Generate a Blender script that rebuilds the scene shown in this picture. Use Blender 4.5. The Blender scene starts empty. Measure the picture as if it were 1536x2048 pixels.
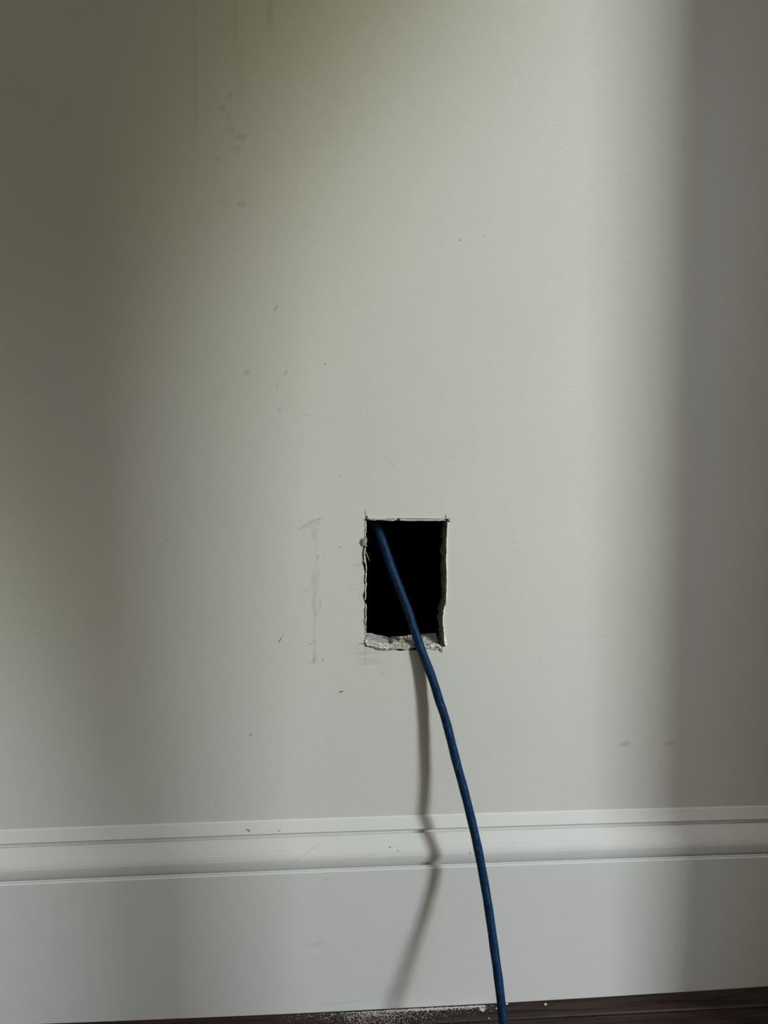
import bpy, bmesh, math, random
from mathutils import Vector, Matrix, noise
random.seed(7)
sc = bpy.context.scene
COL = sc.collection

# ------------------------------------------------------------ camera
F, D = 1538.0, 0.507                      # focal length in pixels, camera-to-wall distance (m)
PITCH, YAW, ROLL = math.radians(13), math.radians(4.3), math.radians(0.8)
ROT = Matrix.Rotation(-YAW, 3, 'Z') @ Matrix.Rotation(math.pi/2 - PITCH, 3, 'X') @ Matrix.Rotation(ROLL, 3, 'Z')
BB_T = 0.012                              # baseboard thickness
def ray(px, py): return ROT @ Vector(((px-768)/F, -(py-1024)/F, -1.0))
_v = ray(768, 2018); CAM_H = -_v.z*(D-BB_T)/_v.y
CAM = Vector((0, -D, CAM_H))
def at(px, py, h=0.0):                    # point that lies h in front of the wall plane y = 0
    v = ray(px, py); return CAM + v*((D-h)/v.y)
cd = bpy.data.cameras.new('camera'); cam = bpy.data.objects.new('camera', cd); COL.objects.link(cam)
cam.matrix_world = Matrix.Translation(CAM) @ ROT.to_4x4()
cd.sensor_fit = 'HORIZONTAL'; cd.sensor_width = 36; cd.lens = 36*F/1536; cd.clip_start = 0.01
cd.dof.use_dof = False
sc.camera = cam

# ------------------------------------------------------------ light
w = bpy.data.worlds.new('world'); sc.world = w; w.use_nodes = True
bg = w.node_tree.nodes['Background']; bg.inputs[0].default_value = (1.0, 0.94, 0.79, 1); bg.inputs[1].default_value = 0.62
def area(name, loc, sx, sz, col, power):
    l = bpy.data.lights.new(name, 'AREA'); l.shape = 'RECTANGLE'; l.size = sx; l.size_y = sz
    l.color = col; l.energy = power
    o = bpy.data.objects.new(name, l); COL.objects.link(o)
    o.location = loc; o.rotation_euler = (math.radians(90), 0, 0)   # shines towards +y
    return o
SY = -3.20; SXA, SXB = 3.25, 2.37        # the two tall narrow windows of the room behind
area('daylight_sky', (SXA, SY, 2.33), 0.80, 0.84, (0.875, 0.945, 1.0), 252)
area('daylight_garden', (SXA, SY, 1.63), 0.80, 0.56, (1.0, 0.93, 0.26), 55)
area('daylight_sky', (SXB, SY, 2.05), 0.88, 1.40, (0.90, 0.95, 1.0), 29)
sc.view_settings.view_transform = 'Standard'; sc.view_settings.look = 'None'
sc.view_settings.gamma = 1; sc.view_settings.use_curve_mapping = False
sc.view_settings.exposure = 0.0
try:
    sc.cycles.use_denoising = True
    sc.cycles.max_bounces = 6
except Exception: pass

# ------------------------------------------------------------ materials
def mat(name, col, rough=0.6, spec=0.3, noise_amt=0.0, noise_scale=80, bump=0.0, bump_scale=400, bump_dist=0.0005):
    m = bpy.data.materials.new(name); m.use_nodes = True
    nt = m.node_tree; b = nt.nodes['Principled BSDF']
    b.inputs['Base Color'].default_value = (*col, 1); b.inputs['Roughness'].default_value = rough
    b.inputs['Specular IOR Level'].default_value = spec
    tc = nt.nodes.new('ShaderNodeTexCoord')
    if noise_amt:
        n = nt.nodes.new('ShaderNodeTexNoise'); n.inputs['Scale'].default_value = noise_scale; n.inputs['Detail'].default_value = 6
        nt.links.new(tc.outputs['Object'], n.inputs['Vector'])
        r = nt.nodes.new('ShaderNodeMapRange'); r.inputs[1].default_value = .3; r.inputs[2].default_value = .7
        r.inputs[3].default_value = 1-noise_amt; r.inputs[4].default_value = 1+noise_amt*.5
        nt.links.new(n.outputs[0], r.inputs[0])
        mx = nt.nodes.new('ShaderNodeMix'); mx.data_type = 'RGBA'; mx.blend_type = 'MULTIPLY'; mx.inputs[0].default_value = 1
        mx.inputs[6].default_value = (*col, 1); nt.links.new(r.outputs[0], mx.inputs[7])
        nt.links.new(mx.outputs[2], b.inputs['Base Color'])
    if bump:
        n = nt.nodes.new('ShaderNodeTexNoise'); n.inputs['Scale'].default_value = bump_scale; n.inputs['Detail'].default_value = 5
        nt.links.new(tc.outputs['Object'], n.inputs['Vector'])
        bp = nt.nodes.new('ShaderNodeBump'); bp.inputs['Strength'].default_value = bump; bp.inputs['Distance'].default_value = bump_dist
        nt.links.new(n.outputs[0], bp.inputs['Height']); nt.links.new(bp.outputs[0], b.inputs['Normal'])
    return m

# smudge = (pixel x, pixel y, half length px, half width px, angle deg (0 = level, + = rising right), strength, plane h)
SMUDGES = [
 (460,190,8,6,60,.13),(444,217,9,6,30,.13),(456,232,6,14,0,.06),(460,260,9,8,-20,.10),(482,274,12,7,0,.17),(476,296,9,6,10,.12),
 (436,318,10,5,10,.10),(486,378,10,6,0,.07),(484,408,12,6,5,.17),(452,400,16,16,0,.04),
 (390,110,150,5,88.5,.06),(470,45,60,5,88,.07),(541,20,42,8,89,.09),(445,60,14,8,-20,.05),(480,150,60,10,90,.04),
 (552,616,8,3,60,.28),(494,745,7,5,0,.17),(571,746,6,2.5,62,.18),(555,772,7,2.5,58,.13),(558,820,3.5,2.5,0,.30),
 (600,822,5,1.5,0,.06),(606,775,6,1.2,10,.10),(780,926,24,1.2,-44,.10),(608,828,32,1.3,-12,.10),
 (920,481,3,2.6,0,.35),(969,473,2,2,0,.22),(440,790,22,12,20,.05),
 (1250,1488,11,6,4,.20),(1338,1486,12,5,8,.15),(1180,1270,100,4,-1,.03),(1080,1315,16,1.2,-50,.05),
 (614,1050,15,4.5,35,.12),(630,1041,14,3,12,.16),(636,1038,4,1.4,10,.28),(636,1046,7,2.5,32,.15),(603,1056,9,3,20,.08),
 (628,1056,10,12,60,.07),(629,1072,10,7,90,.10),(633,1094,18,5,85,.07),(605,1072,8,2,50,.06),
 (634,1115,7,3.2,57,.18),(627,1112,7,2,60,.08),(630,1152,22,7,84,.07),(637,1146,9,3.5,80,.09),(624,1154,13,3,82,.08),
 (631,1172,22,8,85,.06),(612,1182,6,1.7,50,.24),(629,1191,14,4,83,.10),(626,1209,10,3,86,.10),(628,1212,34,4,90,.06),
 (641,1204,9,2,-78,.16),(641,1216,5,2,90,.12),(633,1227,6,5,60,.08),(634,1218,14,7,90,.06),
 (629,1270,58,2.2,89.5,.10),(629,1311,14,4.5,89,.10),(627,1322,9,4.2,80,.20),(638,1320,12,4,0,.05),
 (623,1287,6,1.3,6,.30),(629,1282,2,1.5,0,.35),(646,1320,4,1.2,85,.40),(679,1258,4,2,30,.08),
 (700,1280,7,1.2,-70,.12),(712,1130,10,1.4,-4,.14),(705,1178,8,1.2,-2,.18),(745,1306,34,2,0,.10),(722,1307,14,1.4,0,.12),
 (735,1322,30,8,0,.05),(740,1318,26,2,2,.07),(748,1327,22,1.5,3,.11),(722,1328,8,1.3,-3,.13),(745,1323,10,1.5,-4,.10),(755,1300,28,3,0,.06),
 (730,1302,16,1.3,89,.22),(731,1325,12,1.8,89,.12),(764,1348,8,4,60,.10),(715,1298,30,14,0,.03),
 (714,1120,14,30,0,.03),(722,1180,26,4,88,.06),(912,1132,12,1,0,.10),(728,1160,30,3,90,.05),
 (651,727,1.8,1.8,0,.40),(678,952,1.8,1.8,0,.40),(681,1094,2,2,0,.34),(335,1082,1.8,1.8,0,.3),(501,1470,2,2.5,0,.5),
 (700,648,4,1.5,0,.06),(695,1430,5,2,50,.06),(850,1565,8,3,0,.08),(850,1575,4,4,0,.10),
]
def marks_group():
    """adds one soft elliptical mark; x and z of the vector are the place, y carries the lightness so far"""
    g = bpy.data.node_groups.new('smudge', 'ShaderNodeTree')
    for n, t in (('Vector','NodeSocketVector'),('Location','NodeSocketVector'),('Rotation','NodeSocketVector'),('Scale','NodeSocketVector'),('Strength','NodeSocketFloat')):
        g.interface.new_socket(n, in_out='INPUT', socket_type=t)
    g.interface.new_socket('Vector', in_out='OUTPUT', socket_type='NodeSocketVector')
    gi = g.nodes.new('NodeGroupInput'); go = g.nodes.new('NodeGroupOutput')
    mp = g.nodes.new('ShaderNodeMapping'); mp.vector_type = 'TEXTURE'
    sp = g.nodes.new('ShaderNodeSeparateXYZ'); g.links.new(gi.outputs['Vector'], sp.inputs[0])
    fl = g.nodes.new('ShaderNodeCombineXYZ'); g.links.new(sp.outputs[0], fl.inputs[0]); g.links.new(sp.outputs[2], fl.inputs[2])
    g.links.new(fl.outputs[0], mp.inputs['Vector'])
    for a in ('Location','Rotation','Scale'): g.links.new(gi.outputs[a], mp.inputs[a])
    ln = g.nodes.new('ShaderNodeVectorMath'); ln.operation = 'LENGTH'; g.links.new(mp.outputs[0], ln.inputs[0])
    mr = g.nodes.new('ShaderNodeMapRange'); mr.interpolation_type = 'SMOOTHSTEP'
    mr.inputs[1].default_value = .35; mr.inputs[2].default_value = 1.45; mr.inputs[3].default_value = 1; mr.inputs[4].default_value = 0
    g.links.new(ln.outputs['Value'], mr.inputs[0])
    mu = g.nodes.new('ShaderNodeMath'); mu.operation = 'MULTIPLY'; g.links.new(mr.outputs[0], mu.inputs[0]); g.links.new(gi.outputs['Strength'], mu.inputs[1])
    sb = g.nodes.new('ShaderNodeMath'); sb.operation = 'SUBTRACT'; sb.inputs[0].default_value = 1; g.links.new(mu.outputs[0], sb.inputs[1])
    m2 = g.nodes.new('ShaderNodeMath'); m2.operation = 'MULTIPLY'; g.links.new(sb.outputs[0], m2.inputs[0]); g.links.new(sp.outputs[1], m2.inputs[1])
    cb = g.nodes.new('ShaderNodeCombineXYZ'); g.links.new(sp.outputs[0], cb.inputs[0]); g.links.new(m2.outputs[0], cb.inputs[1]); g.links.new(sp.outputs[2], cb.inputs[2])
    g.links.new(cb.outputs[0], go.inputs[0])
    return g
SMG = marks_group()
def px_size(px, py, h=0.0): return (at(px+1, py, h)-at(px, py, h)).length
def paint(name, col, smudges, h=0.0, rough=0.55):
    m = bpy.data.materials.new(name); m.use_nodes = True
    nt = m.node_tree; b = nt.nodes['Principled BSDF']; L = nt.links
    b.inputs['Roughness'].default_value = rough; b.inputs['Specular IOR Level'].default_value = .25
    tc = nt.nodes.new('ShaderNodeTexCoord')
    # slight wobble so that rubbed marks have uneven outlines
    nz = nt.nodes.new('ShaderNodeTexNoise'); nz.inputs['Scale'].default_value = 260; nz.inputs['Detail'].default_value = 4
    L.new(tc.outputs['Object'], nz.inputs['Vector'])
    s1 = nt.nodes.new('ShaderNodeVectorMath'); s1.operation = 'SUBTRACT'; L.new(nz.outputs[1], s1.inputs[0]); s1.inputs[1].default_value = (.5,.5,.5)
    s2 = nt.nodes.new('ShaderNodeVectorMath'); s2.operation = 'MULTIPLY_ADD'; L.new(s1.outputs[0], s2.inputs[0]); s2.inputs[1].default_value = (.0025,0,.0025)
    L.new(tc.outputs['Object'], s2.inputs[2])
    s3 = nt.nodes.new('ShaderNodeVectorMath'); s3.operation = 'MULTIPLY_ADD'; L.new(s2.outputs[0], s3.inputs[0]); s3.inputs[1].default_value = (1,0,1); s3.inputs[2].default_value = (0,1,0)
    prev = s3.outputs[0]
    for q in smudges:
        x, y, a, bb, ang, st = q
        p = at(x, y, h); s = px_size(x, y, h)
        gn = nt.nodes.new('ShaderNodeGroup'); gn.node_tree = SMG
        L.new(prev, gn.inputs['Vector'])
        gn.inputs['Location'].default_value = (p.x, 0, p.z)
        gn.inputs['Rotation'].default_value = (0, -math.radians(ang), 0)
        gn.inputs['Scale'].default_value = (a*s, 1.0, bb*s)
        gn.inputs['Strength'].default_value = st
        prev = gn.outputs[0]
    sy = nt.nodes.new('ShaderNodeSeparateXYZ'); L.new(prev, sy.inputs[0]); prev = sy.outputs[1]
    # broad uneven roller coat, very faint
    n = nt.nodes.new('ShaderNodeTexNoise'); n.inputs['Scale'].default_value = 14; n.inputs['Detail'].default_value = 5
    L.new(tc.outputs['Object'], n.inputs['Vector'])
    r = nt.nodes.new('ShaderNodeMapRange'); r.inputs[1].default_value = .3; r.inputs[2].default_value = .7; r.inputs[3].default_value = .985; r.inputs[4].default_value = 1.01
    L.new(n.outputs[0], r.inputs[0])
    fac = r.outputs[0]
    if smudges:
        mm = nt.nodes.new('ShaderNodeMath'); mm.operation = 'MULTIPLY'; L.new(prev, mm.inputs[0]); L.new(fac, mm.inputs[1]); fac = mm.outputs[0]
    mx = nt.nodes.new('ShaderNodeMix'); mx.data_type = 'RGBA'; mx.blend_type = 'MULTIPLY'; mx.inputs[0].default_value = 1
    mx.inputs[6].default_value = (*col, 1); L.new(fac, mx.inputs[7]); L.new(mx.outputs[2], b.inputs['Base Color'])
    # fine roller texture, a little stretched along the wall
    mp = nt.nodes.new('ShaderNodeMapping'); mp.inputs['Scale'].default_value = (.55, 1, 1.3); L.new(tc.outputs['Object'], mp.inputs[0])
    bn = nt.nodes.new('ShaderNodeTexNoise'); bn.inputs['Scale'].default_value = 620; bn.inputs['Detail'].default_value = 5; L.new(mp.outputs[0], bn.inputs['Vector'])
    bp = nt.nodes.new('ShaderNodeBump'); bp.inputs['Strength'].default_value = .30; bp.inputs['Distance'].default_value = .00026
    L.new(bn.outputs[0], bp.inputs['Height']); L.new(bp.outputs[0], b.inputs['Normal'])
    return m

WALLC = (.74, .753, .75)
M = {}
CX = [200, 420, 600, 700, 860, 1200]; CY = [180, 500, 960, 1110, 1230, 1380, 1440]     # cell borders, pixels
gx = [at(c, 1024).x for c in CX]; gz = [at(768, c).z for c in CY]
def cell(p):
    return sum(p.x > g for g in gx), sum(p.z < g for g in gz)
WALL_MATS, CELL = [], {}
def cell_mat(c):
    if c not in CELL:
        L_ = []
        for q in SMUDGES:
            p = at(q[0], q[1]); s_ = px_size(q[0], q[1]); an = math.radians(q[4])
            ex = (abs(math.cos(an))*q[2]+abs(math.sin(an))*q[3])*s_*1.5+.002; ez = (abs(math.sin(an))*q[2]+abs(math.cos(an))*q[3])*s_*1.5+.002
            lx = gx[c[0]-1] if c[0] else -9; hx = gx[c[0]] if c[0] < len(gx) else 9
            hz = gz[c[1]-1] if c[1] else 9; lz = gz[c[1]] if c[1] < len(gz) else -9
            if p.x+ex > lx and p.x-ex < hx and p.z+ez > lz and p.z-ez < hz: L_.append(q)
        key = tuple(L_)
        if key not in CELL:
            CELL[key] = len(WALL_MATS); WALL_MATS.append(paint('wall_paint', WALLC, L_))
        CELL[c] = CELL[key]
    return CELL[c]
M['wall'] = None
M['trim'] = paint('trim_paint', (.75,.765,.78), [
    (620,1708,27,1.3,27,.14),(781,1701,1.8,2,60,.6),(796,1707,1.6,2.2,70,.55),(942,1709,2,2.4,60,.45),(1030,1692,10,2,30,.06),
    (654,1759,4,1.5,10,.22),(595,1722,5,3,10,.06),(420,1856,3,1,0,.2),(635,1888,22,6,18,.08),(642,1920,5,1.2,10,.16),(904,1965,9,2,45,.08),
    (420,1651,2.5,1.5,0,.4),(358,1757,3,1.5,0,.2),(700,1700,2,1.3,0,.2),(585,1700,2.5,1.3,0,.2),(800,1975,40,12,20,.04),(690,2005,60,3,4,.10),(175,1960,90,4,90,.04),
    (575,1647,14,2,3,.10),(620,1642,18,2,3,.10),(700,1638,16,1.8,2,.14),(785,1637,20,1.8,2,.14),(1020,1630,26,1.8,3,.09),(1180,1626,30,1.6,3,.10),(452,1640,5,1.3,3,.12)], h=.012, rough=.42)
M['gypsum'] = mat('gypsum', (.60,.615,.62), .95, .1, .25, 500, .9, 700, .0012)
M['chip'] = mat('plaster_chip', (.86,.85,.78), .9, .1, .15, 700, .6, 900, .0006)
M['paper'] = mat('torn_paper', (.72,.72,.68), .9, .1, .12, 500, .4, 900, .0004)
M['brown_shaded_paper'] = mat('brown_shaded_board_paper', (.30,.27,.22), .95, .05, .4, 500, .8, 900, .0008)
M['tan'] = mat('tan_joint_compound', (.42,.385,.30), .9, .1, .35, 500, .6, 900, .0008)
M['dark'] = mat('dark_cavity', (.006,.006,.006), 1, 0)  # near-black, the deep shade of the hollow put into the colour
M['pencil'] = mat('graphite_line', (.035,.035,.035), .6, .2, .5, 900)
M['pencil_faint'] = mat('faint_graphite_line', (.30,.30,.28), .7, .2, .3, 900)
M['brown_mark'] = mat('brown_mark', (.14,.11,.085), .8, .1, .3, 900)
M['dust'] = mat('plaster_dust', (.62,.62,.61), .95, .1)
M['back'] = mat('plain_paint', (.55,.50,.43), .7, .2, .05, 6)
M['cloth'] = mat('curtain_cloth', (.30,.26,.20), .95, .1, .1, 60)

# ------------------------------------------------------------ helpers
def link(name, bm, m, parent=None, smooth=False):
    me = bpy.data.meshes.new(name); bmesh.ops.recalc_face_normals(bm, faces=bm.faces[:]); bm.to_mesh(me); bm.free()
    for mm in (m if isinstance(m, (list, tuple)) else [m]): me.materials.append(mm)
    if smooth:
        for p in me.polygons: p.use_smooth = True
    o = bpy.data.objects.new(name, me); COL.objects.link(o)
    if parent: o.parent = parent
    return o
def tag(o, label=None, cat=None, group=None, kind=None):
    for k, v in (('label', label), ('category', cat), ('group', group), ('kind', kind)):
        if v: o[k] = v
    return o
def box(bm, x0, x1, y0, y1, z0, z1):
    vs = [bm.verts.new((x, y, z)) for x in (x0, x1) for y in (y0, y1) for z in (z0, z1)]
    for f in ((0,1,3,2),(4,6,7,5),(0,4,5,1),(2,3,7,6),(0,2,6,4),(1,5,7,3)): bm.faces.new([vs[i] for i in f])
def resample(pts, n):
    pts = [Vector(p) for p in pts]; cum = [0]
    for a, b in zip(pts, pts[1:]): cum.append(cum[-1]+(b-a).length)
    out = []
    for i in range(n):
        t = cum[-1]*i/n; k = 0
        while k < len(cum)-2 and cum[k+1] < t: k += 1
        u = (t-cum[k])/max(1e-9, cum[k+1]-cum[k]); out.append(pts[k].lerp(pts[k+1], u))
    return out                                  # last point left out: the next side starts with it

# ------------------------------------------------------------ the wall with its cut-out
# outline of the front face, pixels
top_f = [(732,1037.5),(741,1040),(752,1040.8),(760,1038.8),(768,1040.6),(776,1041),(783,1042.2),(790,1040.8),(797,1039.6),(803,1041.5),(812,1040.5),(825,1042.5),(833,1041.2),(845,1041),(853,1040.2),(862,1041.6),(872,1041.2),(878,1042.6),(886,1041),(894,1041)]
right_f = [(894,1041),(895,1047),(894,1055),(893.4,1064),(893.6,1070),(892.4,1076),(892.2,1086),(891.6,1092),(893,1095),(892,1098),(893.2,1105),(892.2,1110),(891.5,1118),(891,1126),(892.6,1132),(893,1142),(891.5,1150),(893,1160),(892.4,1172),(892.6,1186),(891.2,1192),(891,1200),(891.4,1209),(887.4,1216),(889,1221.5),(886.6,1224),(885.6,1234),(884.6,1241),(885.2,1250),(886.8,1257),(886.8,1267),(887.6,1276),(887,1284),(889.5,1292),(886,1295),(884.5,1302)]
bot_f = [(884.5,1302),(881.5,1304),(880,1299.5),(875,1298),(868,1295.5),(860,1296.5),(852,1295),(845,1293.5),(836,1293),(822,1296),(808,1298.3),(795,1298),(787,1300),(778,1299.5),(770,1300),(758,1299.7),(750,1299),(748.5,1295),(740,1294),(735,1292),(733,1289),(729.5,1288)]
left_f = [(729.5,1288),(730.2,1275),(730.6,1263),(730.4,1250),(729.8,1240),(728.4,1234),(730,1224),(730.6,1212),(728.6,1203),(726.6,1196),(726.8,1188),(729,1181),(729.6,1170),(728.6,1156),(729.4,1145),(728,1138),(726.6,1128),(727.6,1118),(726,1108),(727,1095),(724,1090),(724.5,1080),(729,1074),(730.6,1062),(730,1052),(731,1044),(732,1037.5)]
# outline of the back face (where the dark begins), pixels, on the plane DEP behind
DEP = 0.0130
top_b = [(735,1036),(800,1036),(886,1036)]
right_b = [(886,1036),(888,1050),(885.4,1062),(885,1075),(884.6,1088),(880.6,1102),(885,1114),(882.6,1127),(881.6,1136),(884.6,1146),(882,1160),(883.6,1172),(885,1184),(883.6,1196),(881.4,1207),(878,1213),(875.4,1219),(879,1226.5),(876.6,1231),(874.6,1237),(877.6,1241),(877,1250),(879.6,1256),(878.4,1262),(879,1272),(877.4,1279),(874,1286)]
bot_b = [(874,1286),(873.6,1268),(860,1268.6),(846,1270.2),(833,1271.5),(820,1272.5),(808,1274.6),(798,1275.6),(789,1274.8),(783,1275.2),(779,1277),(771,1275),(760,1272.8),(757,1271),(755,1272.4),(746,1269.2),(738,1267.8),(731,1268.6)]
left_b = [(731,1268.6),(722,1200),(722,1100),(735,1036)]
NS = (120, 190, 130, 190)
def ring(sides): 
    out = []
    for s, n in zip(sides, NS): out += resample([(a, b, 0) for a, b in s], n)
    return out
r0 = ring((top_f, right_f, bot_f, left_f)); r2 = ring((top_b, right_b, bot_b, left_b))
N = len(r0)
cxp, cyp = 810, 1165
def jit(i, s, k): return noise.noise(Vector((i*.35, s, k)))
front = []
for i, p in enumerate(r0):
    jg = .55 if i > NS[0] else .3; q = at(p.x+jit(i,1.3,0)*.7+random.uniform(-jg, jg), p.y+jit(i,7.7,0)*.7+random.uniform(-jg, jg)*.5); front.append(Vector((q.x, 0, q.z)))
back = [at(p.x+jit(i,3.1,0)*1.2+random.uniform(-.9,.9), p.y+jit(i,9.2,0)*1.0+random.uniform(-.4,.4), -DEP) for i, p in enumerate(r2)]
bm = bmesh.new()
X0, X1, Z1 = -1.6, 1.9, 2.5
outer = [Vector(c) for c in ((X0,0,-.02),(X1,0,-.02),(X1,0,Z1),(X0,0,Z1))]
ov = [bm.verts.new(v) for v in outer]; iv = [bm.verts.new(v) for v in front]
oe = [bm.edges.new((ov[i], ov[(i+1) % 4])) for i in range(4)]
ie = [bm.edges.new((iv[i], iv[(i+1) % N])) for i in range(N)]
bmesh.ops.triangle_fill(bm, use_beauty=True, edges=oe+ie, normal=(0,-1,0))
# back skin of the wall board and its outer rim, so the wall is a solid sheet
ob = [bm.verts.new(v+Vector((0,DEP+.002,0))) for v in outer]
bv = [bm.verts.new(v+Vector((0,.002,0))) for v in back]
oe2 = [bm.edges.new((ob[i], ob[(i+1) % 4])) for i in range(4)]
ie2 = [bm.edges.new((bv[i], bv[(i+1) % N])) for i in range(N)]
bmesh.ops.triangle_fill(bm, use_beauty=True, edges=oe2+ie2, normal=(0,1,0))
for i in range(4): bm.faces.new((ov[i], ov[(i+1)%4], ob[(i+1)%4], ob[i]))
for g in gx: bmesh.ops.bisect_plane(bm, geom=bm.verts[:]+bm.edges[:]+bm.faces[:], plane_co=(g,0,0), plane_no=(1,0,0))
for g in gz: bmesh.ops.bisect_plane(bm, geom=bm.verts[:]+bm.edges[:]+bm.faces[:], plane_co=(0,0,g), plane_no=(0,0,1))
for f in bm.faces:
    f.material_index = cell_mat(cell(f.calc_center_median()))
wall = tag(link('wall_front', bm, WALL_MATS), 'off-white painted plasterboard wall with a rectangular cut-out', 'wall', kind='structure')

# broken gypsum core all round the cut: front ring -> shallow ring -> back ring, roughened
bm = bmesh.new(); K = 9; rows = []
for k in range(K+1):
    t = k/K; rw = []
    for i in range(N):
        p = front[i].lerp(back[i], t if k < K else 1.0)
        if 0 < k < K:
            n = noise.noise(Vector((p.x*260, t*3.1, p.z*260)))*.0011 + noise.noise(Vector((p.x*900, t*9, p.z*900)))*.0005
            c = Vector((at(cxp, cyp).x, 0, at(cxp, cyp).z)); dr = (Vector((p.x,0,p.z))-c).normalized()
            p = p + dr*(n+.0004)
        if k == K: p = p + Vector((0,.002,0))
        rw.append(bm.verts.new(p))
    rows.append(rw)
s0, s1 = NS[0], NS[0]+NS[1]
for k in range(K):
    for i in range(N):
        j = (i+1) % N; f = bm.faces.new((rows[k][i], rows[k][j], rows[k+1][j], rows[k+1][i]))
        if s0-3 <= i < s1-6 and k > 0: f.material_index = 1  # right side: brown board paper, with its shade also put into the colour
bmesh.ops.recalc_face_normals(bm, faces=bm.faces[:])
core = link('cut_edge', bm, [M['gypsum'], M['brown_shaded_paper']], wall); core['label'] = 'broken grey gypsum inside the cut-out'

# dark stud cavity behind the board
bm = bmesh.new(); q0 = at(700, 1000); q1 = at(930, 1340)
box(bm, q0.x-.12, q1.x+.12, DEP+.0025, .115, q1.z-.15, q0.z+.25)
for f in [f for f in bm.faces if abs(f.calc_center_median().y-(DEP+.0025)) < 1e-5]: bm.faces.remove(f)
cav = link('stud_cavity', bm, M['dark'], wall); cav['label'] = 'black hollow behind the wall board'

# ---- torn paper and plaster crumbs round the cut (parts of the wall)
def ribbon(bm, pts, widths, lift0, lift1, thick=.0003, seed=0.0, sub=3, nz=.6, jag=0.0):
    """pts px centreline, widths px; a thin solid strip whose two long edges stand lift0 / lift1 metres off the wall"""
    if seed in (1, 2, 4, 5, 11, 12): widths = [q*.68 for q in widths]
    P = []
    for a in range(len(pts)-1):
        for s in range(sub):
            t = s/sub; P.append((pts[a][0]*(1-t)+pts[a+1][0]*t, pts[a][1]*(1-t)+pts[a+1][1]*t, widths[a]*(1-t)+widths[a+1]*t))
    P.append((*pts[-1], widths[-1]))
    rws = []
    for i, (x, y, wd) in enumerate(P):
        x2, y2 = P[min(i+1, len(P)-1)][:2]; x1, y1 = P[max(i-1, 0)][:2]
        dx, dy = x2-x1, y2-y1; l = math.hypot(dx, dy) or 1; nx, ny = -dy/l, dx/l
        j = [noise.noise(Vector((i*.8, seed+c*5.3, 2.2)))*nz+random.uniform(-jag, jag) for c in range(4)]
        a = at(x+nx*(wd/2+j[0]), y+ny*(wd/2+j[1]), lift0+abs(j[2])*.0003); b = at(x-nx*(wd/2+j[2]), y-ny*(wd/2+j[3]), lift1+abs(j[0])*.0003)
        rws.append([bm.verts.new(v) for v in (a, b, b+Vector((0,thick,0)), a+Vector((0,thick,0)))])
    for r, s in zip(rws, rws[1:]):
        for k in range(4): bm.faces.new((r[k], r[(k+1)%4], s[(k+1)%4], s[k]))
    bm.faces.new(rws[0]); bm.faces.new(rws[-1])
def blob(bm, px, py, h, rx, ry, rz, seed, rough=.35, subdiv=3):
    c = at(px, py, h); r = bmesh.ops.create_icosphere(bm, subdivisions=subdiv, radius=1.0)
    for v in r['verts']:
        n = 1+rough*noise.noise(v.co*1.7+Vector((seed, 0, seed)))+rough*.5*noise.noise(v.co*4.5+Vector((0, seed, 0)))
        v.co = Vector((v.co.x*rx*n, v.co.y*ry*n, v.co.z*rz*n))+c
S = px_size(810, 1160)

# upper left to lower left: crumbling paper lips
bm = bmesh.new()
ribbon(bm, [(732,1042),(731.5,1052),(732,1060),(731,1068),(731,1076)], [2.5,3.4,2.2,3,1.5], .0004, -.0003, seed=1, jag=.45, sub=5)
ribbon(bm, [(731,1094),(729.5,1102),(729,1110),(730,1118),(731,1126),(732.5,1134)], [2,3.5,4,4,3.5,2], .0012, .0002, seed=2, jag=.45, sub=5)
ribbon(bm, [(731,1102),(734,1109),(737,1117),(739.5,1122)], [2.2,2.6,1.6,.6], .0010, .0022, seed=3, nz=.3)
ribbon(bm, [(733,1134),(732.6,1146),(731.6,1158),(732.4,1170),(731,1180),(731.6,1190),(730.6,1200)], [2.6,3,2.4,3.2,2,3,2], .0005, -.0004, seed=4, jag=.45, sub=5)
ribbon(bm, [(731,1206),(732.6,1214),(731.6,1226),(732.4,1236),(731.6,1248),(731.6,1262),(731,1270)], [2,3.4,2.4,3,2.4,2,1.4], .0005, -.0005, seed=5, jag=.45, sub=5)
ribbon(bm, [(728.6,1122),(731.5,1126),(733.2,1131)], [1,2,1], .0018, .0010, seed=6, nz=.3)
ribbon(bm, [(731,1092.5),(733,1091.5),(734.6,1093)], [1.5,3.6,1.2], .0008, .0016, seed=6.5, nz=.3)
o = link('torn_paper', bm, M['paper'], wall); o['label'] = 'frayed white paper lip on the left edge of the cut-out'
# top lip: thin white strip left under the pencilled line
bm = bmesh.new()
ribbon(bm, [(735,1037.6),(750,1038.6),(766,1039.6),(776,1040),(784,1041),(792,1040)], [1.2,2,1.8,2,2.4,1.2], .0002, .0008, seed=7, nz=.4)
ribbon(bm, [(800,1040.6),(820,1041),(840,1040.8),(860,1041),(884,1041)], [1.4,2,1.6,1.8,1.4], .0002, .0007, seed=8, nz=.35)
ribbon(bm, [(736,1035.6),(748,1037),(764,1037.2),(780,1036.4),(796,1036),(806,1036.4)], [.5,1.0,1.0,1.0,1.0,.5], .0001, .0003, seed=9, nz=.3, jag=.1)
ribbon(bm, [(820,1036.3),(845,1036.6),(870,1037),(884,1037.2)], [.4,.9,.9,.5], .0001, .0003, seed=10, nz=.3, jag=.1)
o = link('torn_paper', bm, M['chip'], wall); o['label'] = 'thin white paper strip along the top of the cut-out'
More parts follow.
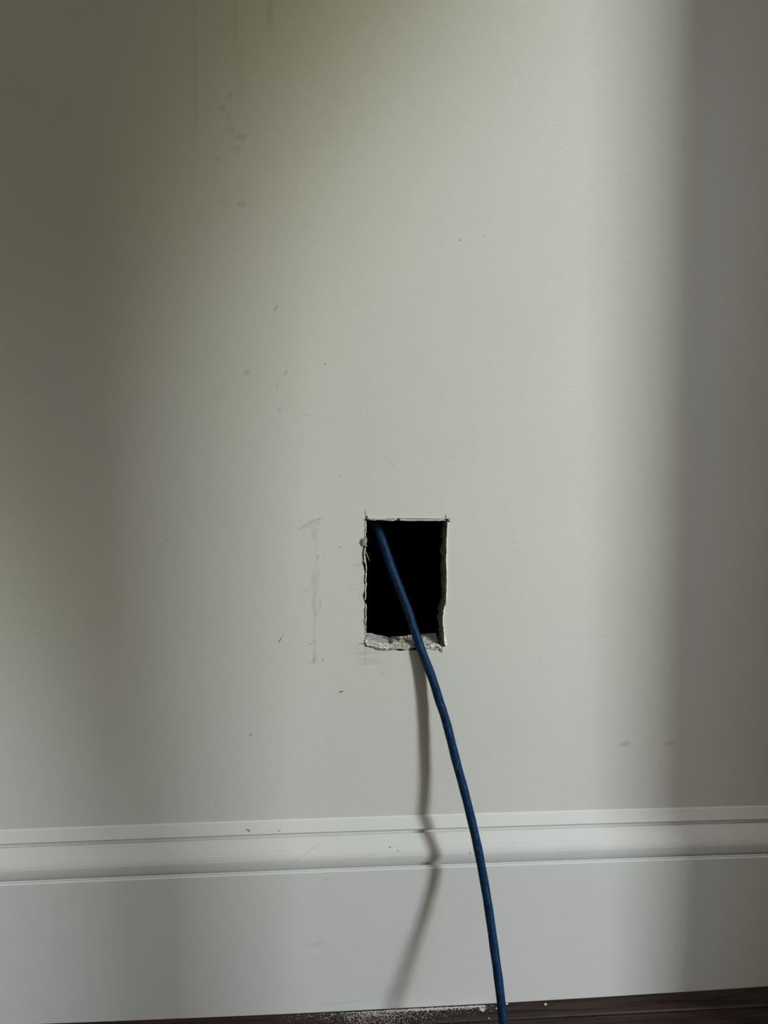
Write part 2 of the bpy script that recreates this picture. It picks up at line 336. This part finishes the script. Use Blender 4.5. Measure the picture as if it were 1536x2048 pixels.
# right lip: paper lifted along the cut, catching the light
bm = bmesh.new()
ribbon(bm, [(896,1046),(895.4,1056),(894.8,1066),(894,1080),(893.6,1092),(894.4,1104),(893,1118),(893.6,1130),(894.4,1142),(894,1156),(894.4,1170),(893.4,1186),(893,1204)], [1.2,2.4,2.2,2,2.4,2,2.4,2,2.2,2,2.4,2,1.2], .0009, .0001, seed=11, nz=.5, jag=.45, sub=5)
ribbon(bm, [(889.6,1212),(888,1222),(887,1234),(886.6,1246),(888.4,1262),(889.4,1274)], [1.5,2.6,2.4,1.8,2,1.2], .0009, .0001, seed=12, nz=.5, jag=.45, sub=5)
ribbon(bm, [(889,1272),(890.6,1280),(892,1287),(893.4,1291.4)], [1.6,4,5.4,2], .0013, .0002, seed=13, nz=.4, jag=.45, sub=5)
o = link('torn_paper', bm, M['chip'], wall); o['label'] = 'lifted white paint skin on the right edge of the cut-out'
# bottom lip: two pale broken plaster ledges and a chip at the right corner
bm = bmesh.new()
ribbon(bm, [(734,1291.6),(742,1293),(750,1294.6),(758,1297),(766,1298),(776,1297.4),(786,1297),(796,1294.6)], [1.4,3,3,4,3.8,3.4,3.6,1.4], .0002, .0026, thick=.0016, seed=14, nz=.9, jag=.5, sub=4)
ribbon(bm, [(735,1286),(742,1285.4),(750,1287.2),(756,1289.4),(764,1291.2),(774,1291)], [1.4,3.4,3.2,2.4,2,1], .0004, .0016, thick=.0012, seed=15, nz=.7, jag=.5, sub=4)
ribbon(bm, [(787,1297),(796,1297.4),(806,1297),(816,1294.6),(826,1292.6)], [2.4,3.2,3,2.4,1], .0004, .0018, thick=.001, seed=16, nz=.6, jag=.5, sub=4)
ribbon(bm, [(848,1293),(856,1293.4),(862,1291.6),(868,1289.6),(875,1290.6),(880,1293)], [1.4,2.4,4.6,6,4.4,1.4], .0014, .0003, thick=.001, seed=17, nz=.9, jag=.5, sub=4)
ribbon(bm, [(881,1293),(883,1297),(882.4,1302)], [2,3.4,2.4], .0012, .0004, thick=.0008, seed=18, nz=.8, jag=.5, sub=4)
ribbon(bm, [(730.6,1280),(733,1284),(734.4,1289)], [1,3.4,1.4], .0010, .0004, thick=.0008, seed=19, nz=.5, jag=.5, sub=4)
random.seed(21)
for x, y, n_ in [(742,1291,5),(756,1294,6),(770,1296,6),(784,1294,5),(752,1286,4),(766,1289,4),(862,1292,5),(874,1291,5),(880,1297,5),(814,1293,4),(734,1284,3)]:
    for _ in range(n_):
        rr_ = random.uniform(.00025,.0008)
        blob(bm, x+random.uniform(-7,7), y+random.uniform(-2,2), random.uniform(.0002,.0018), rr_*random.uniform(1,2.4), rr_, rr_*random.uniform(.5,1), random.random()*40, .9, 2)
o = link('plaster_ledge', bm, M['chip'], wall); o['label'] = 'pale broken plaster ledge under the cut-out'
# two fractured gypsum lumps on the sill, split by a crack
bm = bmesh.new()
def slab(bm, poly, h0, h1, seed):
    """poly px outline of the visible top face; extruded down and towards the room"""
    top = [at(x, y, h0 if k else h1) for (x, y, k) in poly]
    c = sum(top, Vector())/len(top)
    n = len(top); vt = [bm.verts.new(p+Vector((0,0,noise.noise(p*400+Vector((seed,0,0)))*.0003))) for p in top]
    vb = [bm.verts.new(p+Vector((0,0,-.004))) for p in top]
    bm.faces.new(vt); bm.faces.new(vb)
    for i in range(n): bm.faces.new((vt[i], vt[(i+1)%n], vb[(i+1)%n], vb[i]))
slab(bm, [(731,1270,0),(740,1269,0),(750,1270.6,0),(755,1272.6,0),(756.6,1271,0),(759,1273,0),(770,1275,0),(777,1279,0),(783,1283,0),(786,1287.6,1),(778,1288.4,1),(768,1288.4,1),(758,1286.6,1),(748,1283.6,1),(740,1281,1),(733,1283,1),(730.6,1278,1)], .0005, -.010, 1)
slab(bm, [(780,1277.4,0),(788,1276,0),(796,1276.4,0),(808,1276,0),(822,1274,0),(838,1273,0),(846,1272.4,0),(846,1280,1),(842,1289,1),(828,1289.6,1),(814,1290,1),(800,1291,1),(789,1289,1),(785.6,1283,1)], .0002, -.0105, 2)
o = link('gypsum_lump', bm, M['gypsum'], wall)
bm = bmesh.new()
blob(bm, 802, 1284, -.003, .0030, .0030, .0026, 3.3, .5)
blob(bm, 795, 1291, -.0006, .0026, .0016, .0010, 5.3, .5)
blob(bm, 810, 1290, -.001, .0034, .0016, .0009, 6.1, .5)
blob(bm, 727.5, 1084, .0006, .0018, .0012, .0028, 8.4, .45)
blob(bm, 731, 1081, .0002, .0012, .0012, .0022, 9.4, .45)
o = link('joint_compound', bm, M['tan'], wall, True); o['label'] = 'tan lumps of filler on the cut edge'
# ragged cardboard teeth of the board's back paper, on the right side
bm = bmesh.new(); random.seed(4)
for y in range(1048, 1284, 5):
    x = 884+random.uniform(-1, 2.5)-(5 if 1205 < y < 1284 else 0); ln = random.uniform(2.5, 7); hh = random.uniform(2.5, 5)
    ribbon(bm, [(x+4, y), (x+1, y+random.uniform(-1, 1)), (x-ln*.5, y+random.uniform(-1.5, 1.5))], [hh, hh*.7, .5], -.0105, -.0095, thick=.0006, seed=y*.13, nz=.8)
o = link('back_paper', bm, M['brown_shaded_paper'], wall); o['label'] = 'ragged brown backing paper inside the right edge'

# ---- pencilled and knife-cut lines on the wall
def stroke(bm, pts, wd, h=.0001):
    ribbon(bm, pts, [wd*.5]+[wd]*(len(pts)-2)+[wd*.4], h, h, thick=.00008, seed=pts[0][0]*.37, nz=.18)
bm = bmesh.new()
for pts, wd in [
  ([(730.4,1021),(730.8,1030),(731.6,1040)], 1.1),
  ([(735.4,1032),(733.4,1034.5),(732,1038.5)], 3.4), ([(733,1034),(731.4,1038),(730.6,1042)], 2.6),
  ([(725.5,1038.3),(733,1038.4),(744,1038.5)], .9), ([(727,1041),(733,1041.6)], .8),
  ([(730.8,1042),(730.6,1052),(730.2,1062)], 1.0), ([(730.4,1059),(729,1062.5),(731,1066)], .9),
  ([(766,1038.4),(774,1038.6),(784,1038.2),(793,1038.3)], .8), ([(773,1037.8),(774.8,1036.6),(776.5,1037.6)], 1.2),
  ([(783,1037.6),(790,1036),(797,1036.6)], .7), ([(793.5,1040.4),(796.5,1038.4),(801,1038)], 3.4),
  ([(799,1037.2),(815,1037.9),(832,1037.7),(848,1038),(860,1037.6),(874,1038.2),(886,1038.3)], 1.2),
  ([(891.6,1029.5),(891.8,1034),(891.8,1041)], 1.5), ([(886.8,1036),(888,1037.4),(886.6,1039.6)], 1.0),
  ([(888,1039.6),(893,1038.6),(900,1037.2)], 2.0), ([(891,1041),(896,1041.6),(900,1040)], 2.6), ([(893,1043),(897,1043.2),(901,1043.6)], 1.8),
  ([(892,1039.4),(896,1040),(897.6,1044)], 2.4),
  ([(728.6,1119.5),(729.6,1124),(728.8,1128.5)], 2.8), ([(723,1126.4),(725.6,1128.4)], 1.2), ([(727,1130.6),(729,1134.5),(731,1138)], 2.4), ([(728.6,1128.8),(732,1133)], 1.2),
  ([(716,1287.2),(724,1287.5),(730,1287.6)], .9), ([(725,1287.2),(728,1287.8),(731,1288)], 2.0),
  ([(783.4,1278),(785.6,1282),(787,1289)], 1.3), ([(880.6,1296),(878,1298.4)], 1.6), ([(884.6,1301),(883,1304.6),(880,1304)], 1.4), ([(888,1291),(890.5,1293.4)], 1.5),
  ([(556.8,1286),(560.2,1280),(562.6,1276.6)], 1.3), ([(562,1277),(566.8,1267.5)], .7),
  ([(678.2,1383.6),(680,1384.4),(682.6,1382.6),(688.6,1384)], 1.6), ([(679.4,1384),(679.8,1387.4)], 1.4),
  ]:
    stroke(bm, pts, wd)
o = link('pencil_line', bm, M['pencil'], wall); o['label'] = 'dark pencil and saw marks at the corners of the cut-out'
bm = bmesh.new()
for pts, wd in [([(727,1196),(726.6,1190),(728.6,1184)], 2.4), ([(726.6,1188),(728,1196),(729.6,1204)], 2.0), ([(728.6,1152),(729,1162),(728.8,1168)], 1.4),
   ([(727,1094),(726.6,1104),(726,1112),(727,1119)], 1.2), ([(729.2,1215),(729,1225),(729.6,1234)], 1.3), ([(727,1238),(728.4,1245),(730,1252)], 1.2),
   ([(734.6,1292.4),(741,1295),(748,1296)], 1.1), ([(748,1297),(752,1299.8),(760,1300.4),(774,1300.6),(786,1300)], .9),
   ([(736,1282),(742,1284),(750,1287),(760,1289.5),(772,1290.4),(786,1289.6),(800,1291.6)], 1.1), ([(770,1291),(769,1296)], .8),
   ([(850,1296),(862,1298.4),(876,1300)], 1.2), ([(724,1084),(724,1089),(726,1093)], 1.4), ([(812,1288.6),(822,1289.6),(830,1290.2)], 1.3)]:
    stroke(bm, pts, wd, .0002)
o = link('pencil_line', bm, M['brown_mark'], wall); o['label'] = 'brown frayed crevices along the cut'

# ------------------------------------------------------------ baseboard
# profile: (pixel row at the picture's middle column, distance off the wall)
prof = [(1632,.0000),(1636,.0009),(1642,.0018),(1650,.0030),(1657,.0040),(1659.5,.0044),(1661,.0042),(1662.0,.0010),(1667.0,.0008),(1667.8,.0034),(1671,.0042),(1680,.0057),(1692,.0077),(1702,.0092),(1708,.0099),
        (1714,.0103),(1719,.0101),(1723,.0096),(1727,.0085),(1730,.0069),(1732,.0060),(1732.8,.0096),(1735.2,.0106),(1736.2,.0101),(1737.6,.0110),(1740.5,.0120),(1744,.0120)]
PR = [(at(768, r, p).z, p) for r, p in prof]
zt = PR[-1][0]
PR += [(zt*(1-k/10), BB_T) for k in range(1, 10)] + [(-.004, BB_T), (-.004, -.004), (PR[0][0]-.001, -.004)]
bm = bmesh.new(); rws = []; NX = 90
xc = at(768, 1700, .01).x
for i in range(NX+1):
    x = -.75+1.5*i/NX; u = (x-xc)/.30; u2 = min(u*u, 4)
    rw = []
    for k, (z, p) in enumerate(PR):
        f = max(0, min(1, z/zt))
        dz = -.0013*u2*f
        dp = -.0030*u2*(1-f) if p > 0 else 0
        wob = noise.noise(Vector((x*7, z*9, 1.1)))*.00025*(1 if p > 0 else 0)
        rw.append(bm.verts.new((x, -(p+dp+wob), z+dz)))
    rws.append(rw)
for a, b in zip(rws, rws[1:]):
    for k in range(len(PR)): bm.faces.new((a[k], a[(k+1)%len(PR)], b[(k+1)%len(PR)], b[k]))
bm.faces.new(rws[0]); bm.faces.new(rws[-1])
bb = tag(link('baseboard_front', bm, M['trim']), 'white moulded baseboard with stepped top along the foot of the wall', 'baseboard', kind='structure')
bm = bmesh.new()
stroke(bm, [(494.6,1657.5),(497.5,1660.6),(500,1663.4)], 1.6, .0045); stroke(bm, [(558,1661),(560.5,1662.5)], 2.2, .0045); stroke(bm, [(434,1634.6),(436,1635.2)], 1.6, .0006)
o = link('scuff_mark', bm, M['pencil'], bb); o['label'] = 'tiny dark scuffs on the top moulding'

# ------------------------------------------------------------ floor
m = bpy.data.materials.new('dark_wood'); m.use_nodes = True; nt = m.node_tree; b = nt.nodes['Principled BSDF']; L = nt.links
tc = nt.nodes.new('ShaderNodeTexCoord'); mp = nt.nodes.new('ShaderNodeMapping'); mp.inputs['Scale'].default_value = (6, 120, 6); L.new(tc.outputs['Object'], mp.inputs[0])
n = nt.nodes.new('ShaderNodeTexNoise'); n.inputs['Scale'].default_value = 3; n.inputs['Detail'].default_value = 8; n.inputs['Distortion'].default_value = .6; L.new(mp.outputs[0], n.inputs['Vector'])
cr = nt.nodes.new('ShaderNodeValToRGB'); cr.color_ramp.elements[0].position = .34; cr.color_ramp.elements[0].color = (.010,.005,.0038,1); cr.color_ramp.elements[1].position = .72; cr.color_ramp.elements[1].color = (.055,.030,.024,1)
L.new(n.outputs[0], cr.inputs[0]); L.new(cr.outputs[0], b.inputs['Base Color'])
bp = nt.nodes.new('ShaderNodeBump'); bp.inputs['Strength'].default_value = .4; bp.inputs['Distance'].default_value = .0006; L.new(n.outputs[0], bp.inputs['Height']); L.new(bp.outputs[0], b.inputs['Normal'])
b.inputs['Roughness'].default_value = .5; b.inputs['Specular IOR Level'].default_value = .3
bm = bmesh.new()
def board(x0, x1, y0, y1):
    c = .0012
    prof2 = [(y0, -.012), (y0, -c), (y0+c, 0), (y1-c, 0), (y1, -c), (y1, -.012)]
    A = [bm.verts.new((x0, y, z)) for y, z in prof2]; B = [bm.verts.new((x1, y, z)) for y, z in prof2]
    for k in range(6): bm.faces.new((A[k], A[(k+1)%6], B[(k+1)%6], B[k]))
    bm.faces.new(A); bm.faces.new(B)
y = -.0005; k = 0
while y > -3.2:
    wv = .0265 if k == 0 else .12
    xs = [-1.6, (-.9, .95)[k % 2], 2.2+1.2]
    for a, c in zip(xs, xs[1:]): board(a, c-.0006, y-wv+.0007, y)
    y -= wv; k += 1
floor = tag(link('floor', bm, m), 'dark brown wooden floorboards at the foot of the baseboard', 'floor', kind='structure')

# ------------------------------------------------------------ rest of the house: doorway, lit room behind, added shade blockers
def struct(name, boxes, m, label, cat='wall'):
    bm = bmesh.new()
    for q in boxes: box(bm, *q)
    return tag(link(name, bm, m), label, cat, kind='structure')
# partition behind the photographer, with a doorway
struct('wall_back', [(-1.6,.02,-.72,-.62,0,2.5), (.02,1.9,-.72,-.62,2.1,2.5)], M['back'], 'plain partition wall with a doorway, behind the viewer')
bm = bmesh.new(); vs = [bm.verts.new((x, y, z)) for y in (-.29,-.275) for x, z in ((.538,0),(1.30,0),(1.12,2.1),(.369,2.1))]  # board added out of view, slanted to shape the shade on the right
for f in ((0,1,2,3),(4,7,6,5),(0,4,5,1),(1,5,6,2),(2,6,7,3),(3,7,4,0)): bm.faces.new([vs[i] for i in f])
tag(link('added_shade_board', bm, M['back']), 'added unseen board that shades the right side of the wall', 'board')
struct('added_low_wall', [(.3,3.9,-1.70,-1.60,0,.88)], M['back'], 'added unseen half wall that dims the foot of the wall')  # added out of view to block low light from the wall's foot
Wd, Wb = .40, .44
struct('wall_far', [(-1.6,SXB-Wb,-3.18,-3.08,0,2.9), (SXB+Wb,SXA-Wd,-3.18,-3.08,0,2.9), (SXA+Wd,4.2,-3.18,-3.08,0,2.9), (SXB-Wb,SXB+Wb,-3.18,-3.08,0,1.35), (SXB-Wb,SXB+Wb,-3.18,-3.08,2.75,2.9),
    (SXA-Wd,SXA+Wd,-3.18,-3.08,0,1.35), (SXA-Wd,SXA+Wd,-3.18,-3.08,2.75,2.9)], M['back'], 'far wall of the next room with two tall narrow windows')

# added unseen curtain, its outline shaped to cast the shade on the left
bm = bmesh.new(); rws = []
def lerp_tab(t, tab):
    for (a, va), (b_, vb) in zip(tab, tab[1:]):
        if t <= b_: return va+(vb-va)*(t-a)/(b_-a)
    return tab[-1][1]
XR = [(0,.452),(.55,.460),(.62,.472),(.70,.480),(.78,.484),(.85,.503),(.92,.556),(1.0,.625),(1.1,.69),(1.3,.75),(2.1,.75)]
XL = [(0,.388),(.58,.388),(.68,.33),(.78,.15),(.85,.02),(2.1,.02)]
NU = 60
for i in range(70):
    z = .02+2.08*i/69; a = lerp_tab(z, XL); c = lerp_tab(z, XR); am = .010+.012*min(1, (c-a)/.4)
    rws.append([bm.verts.new((a+(c-a)*u/NU, -.53+am*math.sin(u/NU*math.pi*14), z)) for u in range(NU+1)])
for a, c in zip(rws, rws[1:]):
    for u in range(NU): bm.faces.new((a[u], a[u+1], c[u+1], c[u]))
cur = link('added_shade_curtain', bm, M['cloth'], smooth=True)
tag(cur, 'added unseen brown curtain that shades the left side of the wall', 'curtain')
md = cur.modifiers.new('solid', 'SOLIDIFY'); md.thickness = .003

# ------------------------------------------------------------ blue network cable
CAB = [(735,1010,-.034),(742,1029,-.030),(749.4,1044,-.026),(756,1060,-.023),(764.6,1081,-.019),(774.8,1111.7,-.0155),(788,1152,-.011),(802,1183,-.007),(817,1223,-.0050),(825.6,1250.5,-.0015),(833,1274,.0018),
 (842.5,1298,0.004),(852.7,1326,0.0055),(861.5,1348,0.007),(869.3,1369,0.0087),(878,1402,0.0105),(888,1427.5,0.013),(895.7,1455,0.015),(906.4,1500,0.018),(917,1541,0.021),(925,1568,0.0235),(931,1591.6,0.026),(937.5,1617,0.0285),(942.8,1640,0.031),
 (950.5,1672,0.034),(958,1706,0.0375),(965.5,1747.5,0.041),(972,1784,0.045),(976.5,1812,0.049),(983.5,1860,0.055),(988,1895,0.06),(993,1930,0.0645),(998.5,1970,0.07),(1003,2010,0.075),(1007,2048,0.08)]
P = [at(*c) for c in CAB]
e = P[-1]-P[-2]
last = P[-1]
R_C = .0031
P += [last+Vector((.004,-.010,-.030)), last+Vector((.010,-.028,-.062)), Vector((last.x+.02, last.y-.06, max(.02, last.z-.10)))]
P += [Vector((last.x+.04, last.y-.13, R_C+.004)), Vector((last.x+.09, last.y-.24, R_C)), Vector((last.x+.18, last.y-.40, R_C)), Vector((last.x+.20, last.y-.60, R_C))]
def catmull(P, n):
    out = []
    for i in range(len(P)-1):
        p0 = P[max(i-1,0)]; p1 = P[i]; p2 = P[i+1]; p3 = P[min(i+2, len(P)-1)]
        for s in range(n):
            t = s/n
            out.append(.5*((2*p1)+(p2-p0)*t+(2*p0-5*p1+4*p2-p3)*t*t+(3*p1-p0-3*p2+p3)*t**3))
    out.append(P[-1]); return out
# smooth the digitised points a little, keep the ends
for _ in range(1):
    P = [P[0]]+[P[i]*.6+(P[i-1]+P[i+1])*.2 if i < len(CAB)-1 else P[i] for i in range(1, len(P)-1)]+[P[-1]]
path = catmull(P, 10)
bm = bmesh.new(); uvl = bm.loops.layers.uv.new('UVMap'); SEG = 20; rws = []; dist = 0; up = Vector((0,-1,0))
for i, p in enumerate(path):
    t = (path[min(i+1, len(path)-1)]-path[max(i-1, 0)]).normalized()
    n1 = (up-t*up.dot(t)).normalized(); n2 = t.cross(n1); up = n1
    if i: dist += (p-path[i-1]).length
    rw = []
    for k in range(SEG):
        a = 2*math.pi*k/SEG
        r = R_C*(1+.022*math.sin(a*2+dist*2*math.pi/.022)+.02*noise.noise(Vector((dist*130, 0, 3))))
        rw.append((bm.verts.new(p+(n1*math.cos(a)+n2*math.sin(a))*r), dist, k/SEG))
    rws.append(rw)
for a, c in zip(rws, rws[1:]):
    for k in range(SEG):
        j = (k+1) % SEG
        f = bm.faces.new((a[k][0], a[j][0], c[j][0], c[k][0])); f.smooth = True
        for lp, (q, kk) in zip(f.loops, ((a[k],k),(a[j],k+1),(c[j],k+1),(c[k],k))): lp[uvl].uv = (q[1], kk/SEG)
bm.faces.new([v[0] for v in rws[0]]); bm.faces.new([v[0] for v in rws[-1]])
m = bpy.data.materials.new('blue_cable_jacket'); m.use_nodes = True; nt = m.node_tree; b = nt.nodes['Principled BSDF']; L = nt.links
uv = nt.nodes.new('ShaderNodeUVMap'); uv.uv_map = 'UVMap'
sp = nt.nodes.new('ShaderNodeSeparateXYZ'); L.new(uv.outputs[0], sp.inputs[0])
# worn dark print running along the front of the jacket, in dashes that can no longer be read
mp = nt.nodes.new('ShaderNodeMapping'); mp.inputs['Scale'].default_value = (700, 16, 1); L.new(uv.outputs[0], mp.inputs[0])
n = nt.nodes.new('ShaderNodeTexNoise'); n.inputs['Scale'].default_value = 1; n.inputs['Detail'].default_value = 2; L.new(mp.outputs[0], n.inputs['Vector'])
th = nt.nodes.new('ShaderNodeMapRange'); th.inputs[1].default_value = .50; th.inputs[2].default_value = .60; L.new(n.outputs[0], th.inputs[0])
mp2 = nt.nodes.new('ShaderNodeMapping'); mp2.inputs['Scale'].default_value = (85, 0, 1); L.new(uv.outputs[0], mp2.inputs[0])
n2 = nt.nodes.new('ShaderNodeTexNoise'); n2.inputs['Scale'].default_value = 1; n2.inputs['Detail'].default_value = 0; L.new(mp2.outputs[0], n2.inputs['Vector'])
th2 = nt.nodes.new('ShaderNodeMapRange'); th2.inputs[1].default_value = .46; th2.inputs[2].default_value = .50; L.new(n2.outputs[0], th2.inputs[0])
vc = nt.nodes.new('ShaderNodeMath'); vc.operation = 'SUBTRACT'; L.new(sp.outputs[1], vc.inputs[0]); vc.inputs[1].default_value = .03
va = nt.nodes.new('ShaderNodeMath'); va.operation = 'PINGPONG'; L.new(vc.outputs[0], va.inputs[0]); va.inputs[1].default_value = .5
vb = nt.nodes.new('ShaderNodeMath'); vb.operation = 'LESS_THAN'; L.new(va.outputs[0], vb.inputs[0]); vb.inputs[1].default_value = .075
m1 = nt.nodes.new('ShaderNodeMath'); m1.operation = 'MULTIPLY'; L.new(th.outputs[0], m1.inputs[0]); L.new(th2.outputs[0], m1.inputs[1])
m2 = nt.nodes.new('ShaderNodeMath'); m2.operation = 'MULTIPLY'; L.new(m1.outputs[0], m2.inputs[0]); L.new(vb.outputs[0], m2.inputs[1])
m3 = nt.nodes.new('ShaderNodeMath'); m3.operation = 'MULTIPLY'; L.new(m2.outputs[0], m3.inputs[0]); m3.inputs[1].default_value = .85
mx = nt.nodes.new('ShaderNodeMix'); mx.data_type = 'RGBA'; L.new(m3.outputs[0], mx.inputs[0]); mx.inputs[7].default_value = (.0015,.008,.030,1)
L.new(mx.outputs[2], b.inputs['Base Color'])
mp4 = nt.nodes.new('ShaderNodeMapping'); mp4.inputs['Scale'].default_value = (260, 9, 1); mp4.inputs['Location'].default_value = (31, 4, 0); L.new(uv.outputs[0], mp4.inputs[0])
n4 = nt.nodes.new('ShaderNodeTexNoise'); n4.inputs['Scale'].default_value = 1; n4.inputs['Detail'].default_value = 5; L.new(mp4.outputs[0], n4.inputs['Vector'])
c4 = nt.nodes.new('ShaderNodeValToRGB'); c4.color_ramp.elements[0].position = .42; c4.color_ramp.elements[0].color = (.0014,.0195,.066,1); c4.color_ramp.elements[1].position = .66; c4.color_ramp.elements[1].color = (.006,.048,.125,1)
e4 = c4.color_ramp.elements.new(.72); e4.color = (.028,.105,.21,1)
L.new(n4.outputs[0], c4.inputs[0]); L.new(c4.outputs[0], mx.inputs[6])
n3 = nt.nodes.new('ShaderNodeTexNoise'); n3.inputs['Scale'].default_value = 220; n3.inputs['Detail'].default_value = 4
tc = nt.nodes.new('ShaderNodeTexCoord'); L.new(tc.outputs['Object'], n3.inputs['Vector'])
rr = nt.nodes.new('ShaderNodeMapRange'); rr.inputs[3].default_value = .36; rr.inputs[4].default_value = .65; L.new(n3.outputs[0], rr.inputs[0]); L.new(rr.outputs[0], b.inputs['Roughness'])
bp = nt.nodes.new('ShaderNodeBump'); bp.inputs['Strength'].default_value = .35; bp.inputs['Distance'].default_value = .0006; L.new(n3.outputs[0], bp.inputs['Height']); L.new(bp.outputs[0], b.inputs['Normal'])
b.inputs['Specular IOR Level'].default_value = .16
tag(link('network_cable', bm, m), 'blue network cable coming out of the wall cut-out and curving down to the floor', 'cable')

# ------------------------------------------------------------ plaster dust and crumbs on the floor
def crumb(bm, c, r, seed):
    r0_ = bmesh.ops.create_icosphere(bm, subdivisions=1, radius=1.0)
    for v in r0_['verts']:
        n = 1+.5*noise.noise(v.co*2+Vector((seed, 0, 0))); v.co = Vector((v.co.x*r*n*1.3, v.co.y*r*n, v.co.z*r*n*.6))+c
def floor_at(px, py):
    v = ray(px, py); return CAM+v*(-CAM.z/v.z)
random.seed(11); bm = bmesh.new()
def edge_row(px): return 2017-(px-768)*.0505
for i in range(2600):
    z = random.random()
    if z < .55:  px = random.gauss(760, 60); py = edge_row(px)+abs(random.gauss(0, 16))+1; r = random.uniform(.00012,.00032)
    elif z < .85: px = random.uniform(770, 972); py = edge_row(px)+2+abs(random.gauss(0, 3.4)); r = random.uniform(.0002,.0006)
    else:  px = random.uniform(560, 990); py = edge_row(px)+abs(random.gauss(4, 12)); r = random.uniform(.00010,.00028)
    if 688 > px and random.random() < .5: continue
    p = floor_at(px, py)
    if p.y > -.0135: p.y = -.0135-random.random()*.001
    if py > 2075: continue
    p.z = r*.35; crumb(bm, p, r, i*.7)
tag(link('plaster_dust', bm, M['dust']), 'white plaster dust scattered on the dark floor against the baseboard', 'dust', kind='stuff')
for px, py, r, lab in [(965,2021,.0016,'largest white plaster crumb on the floor just left of the blue cable'),
                       (1013.5,2008.5,.0008,'small white plaster crumb at the baseboard just right of the blue cable'),
                       (1091,2009.5,.0009,'lone white plaster crumb on the floor furthest right'),
                       (993.5,2017.5,.0006,'tiny white plaster crumb touching the left side of the blue cable'),
                       (978,2037,.0005,'faint pale plaster crumb nearest the viewer left of the cable')]:
    bm = bmesh.new(); p = floor_at(px, py); p.z = r*.5; r0_ = bmesh.ops.create_icosphere(bm, subdivisions=3, radius=1.0)
    for v in r0_['verts']:
        n = 1+.7*noise.noise(v.co*1.6+Vector((px, 0, 0)))+.3*noise.noise(v.co*5); v.co = Vector((v.co.x*r*n*1.25, v.co.y*r*n*.9, v.co.z*r*n*.6))
    o = link('plaster_crumb', bm, M['dust']); o.location = p; tag(o, lab, 'plaster crumb', 'plaster crumbs on the floor')
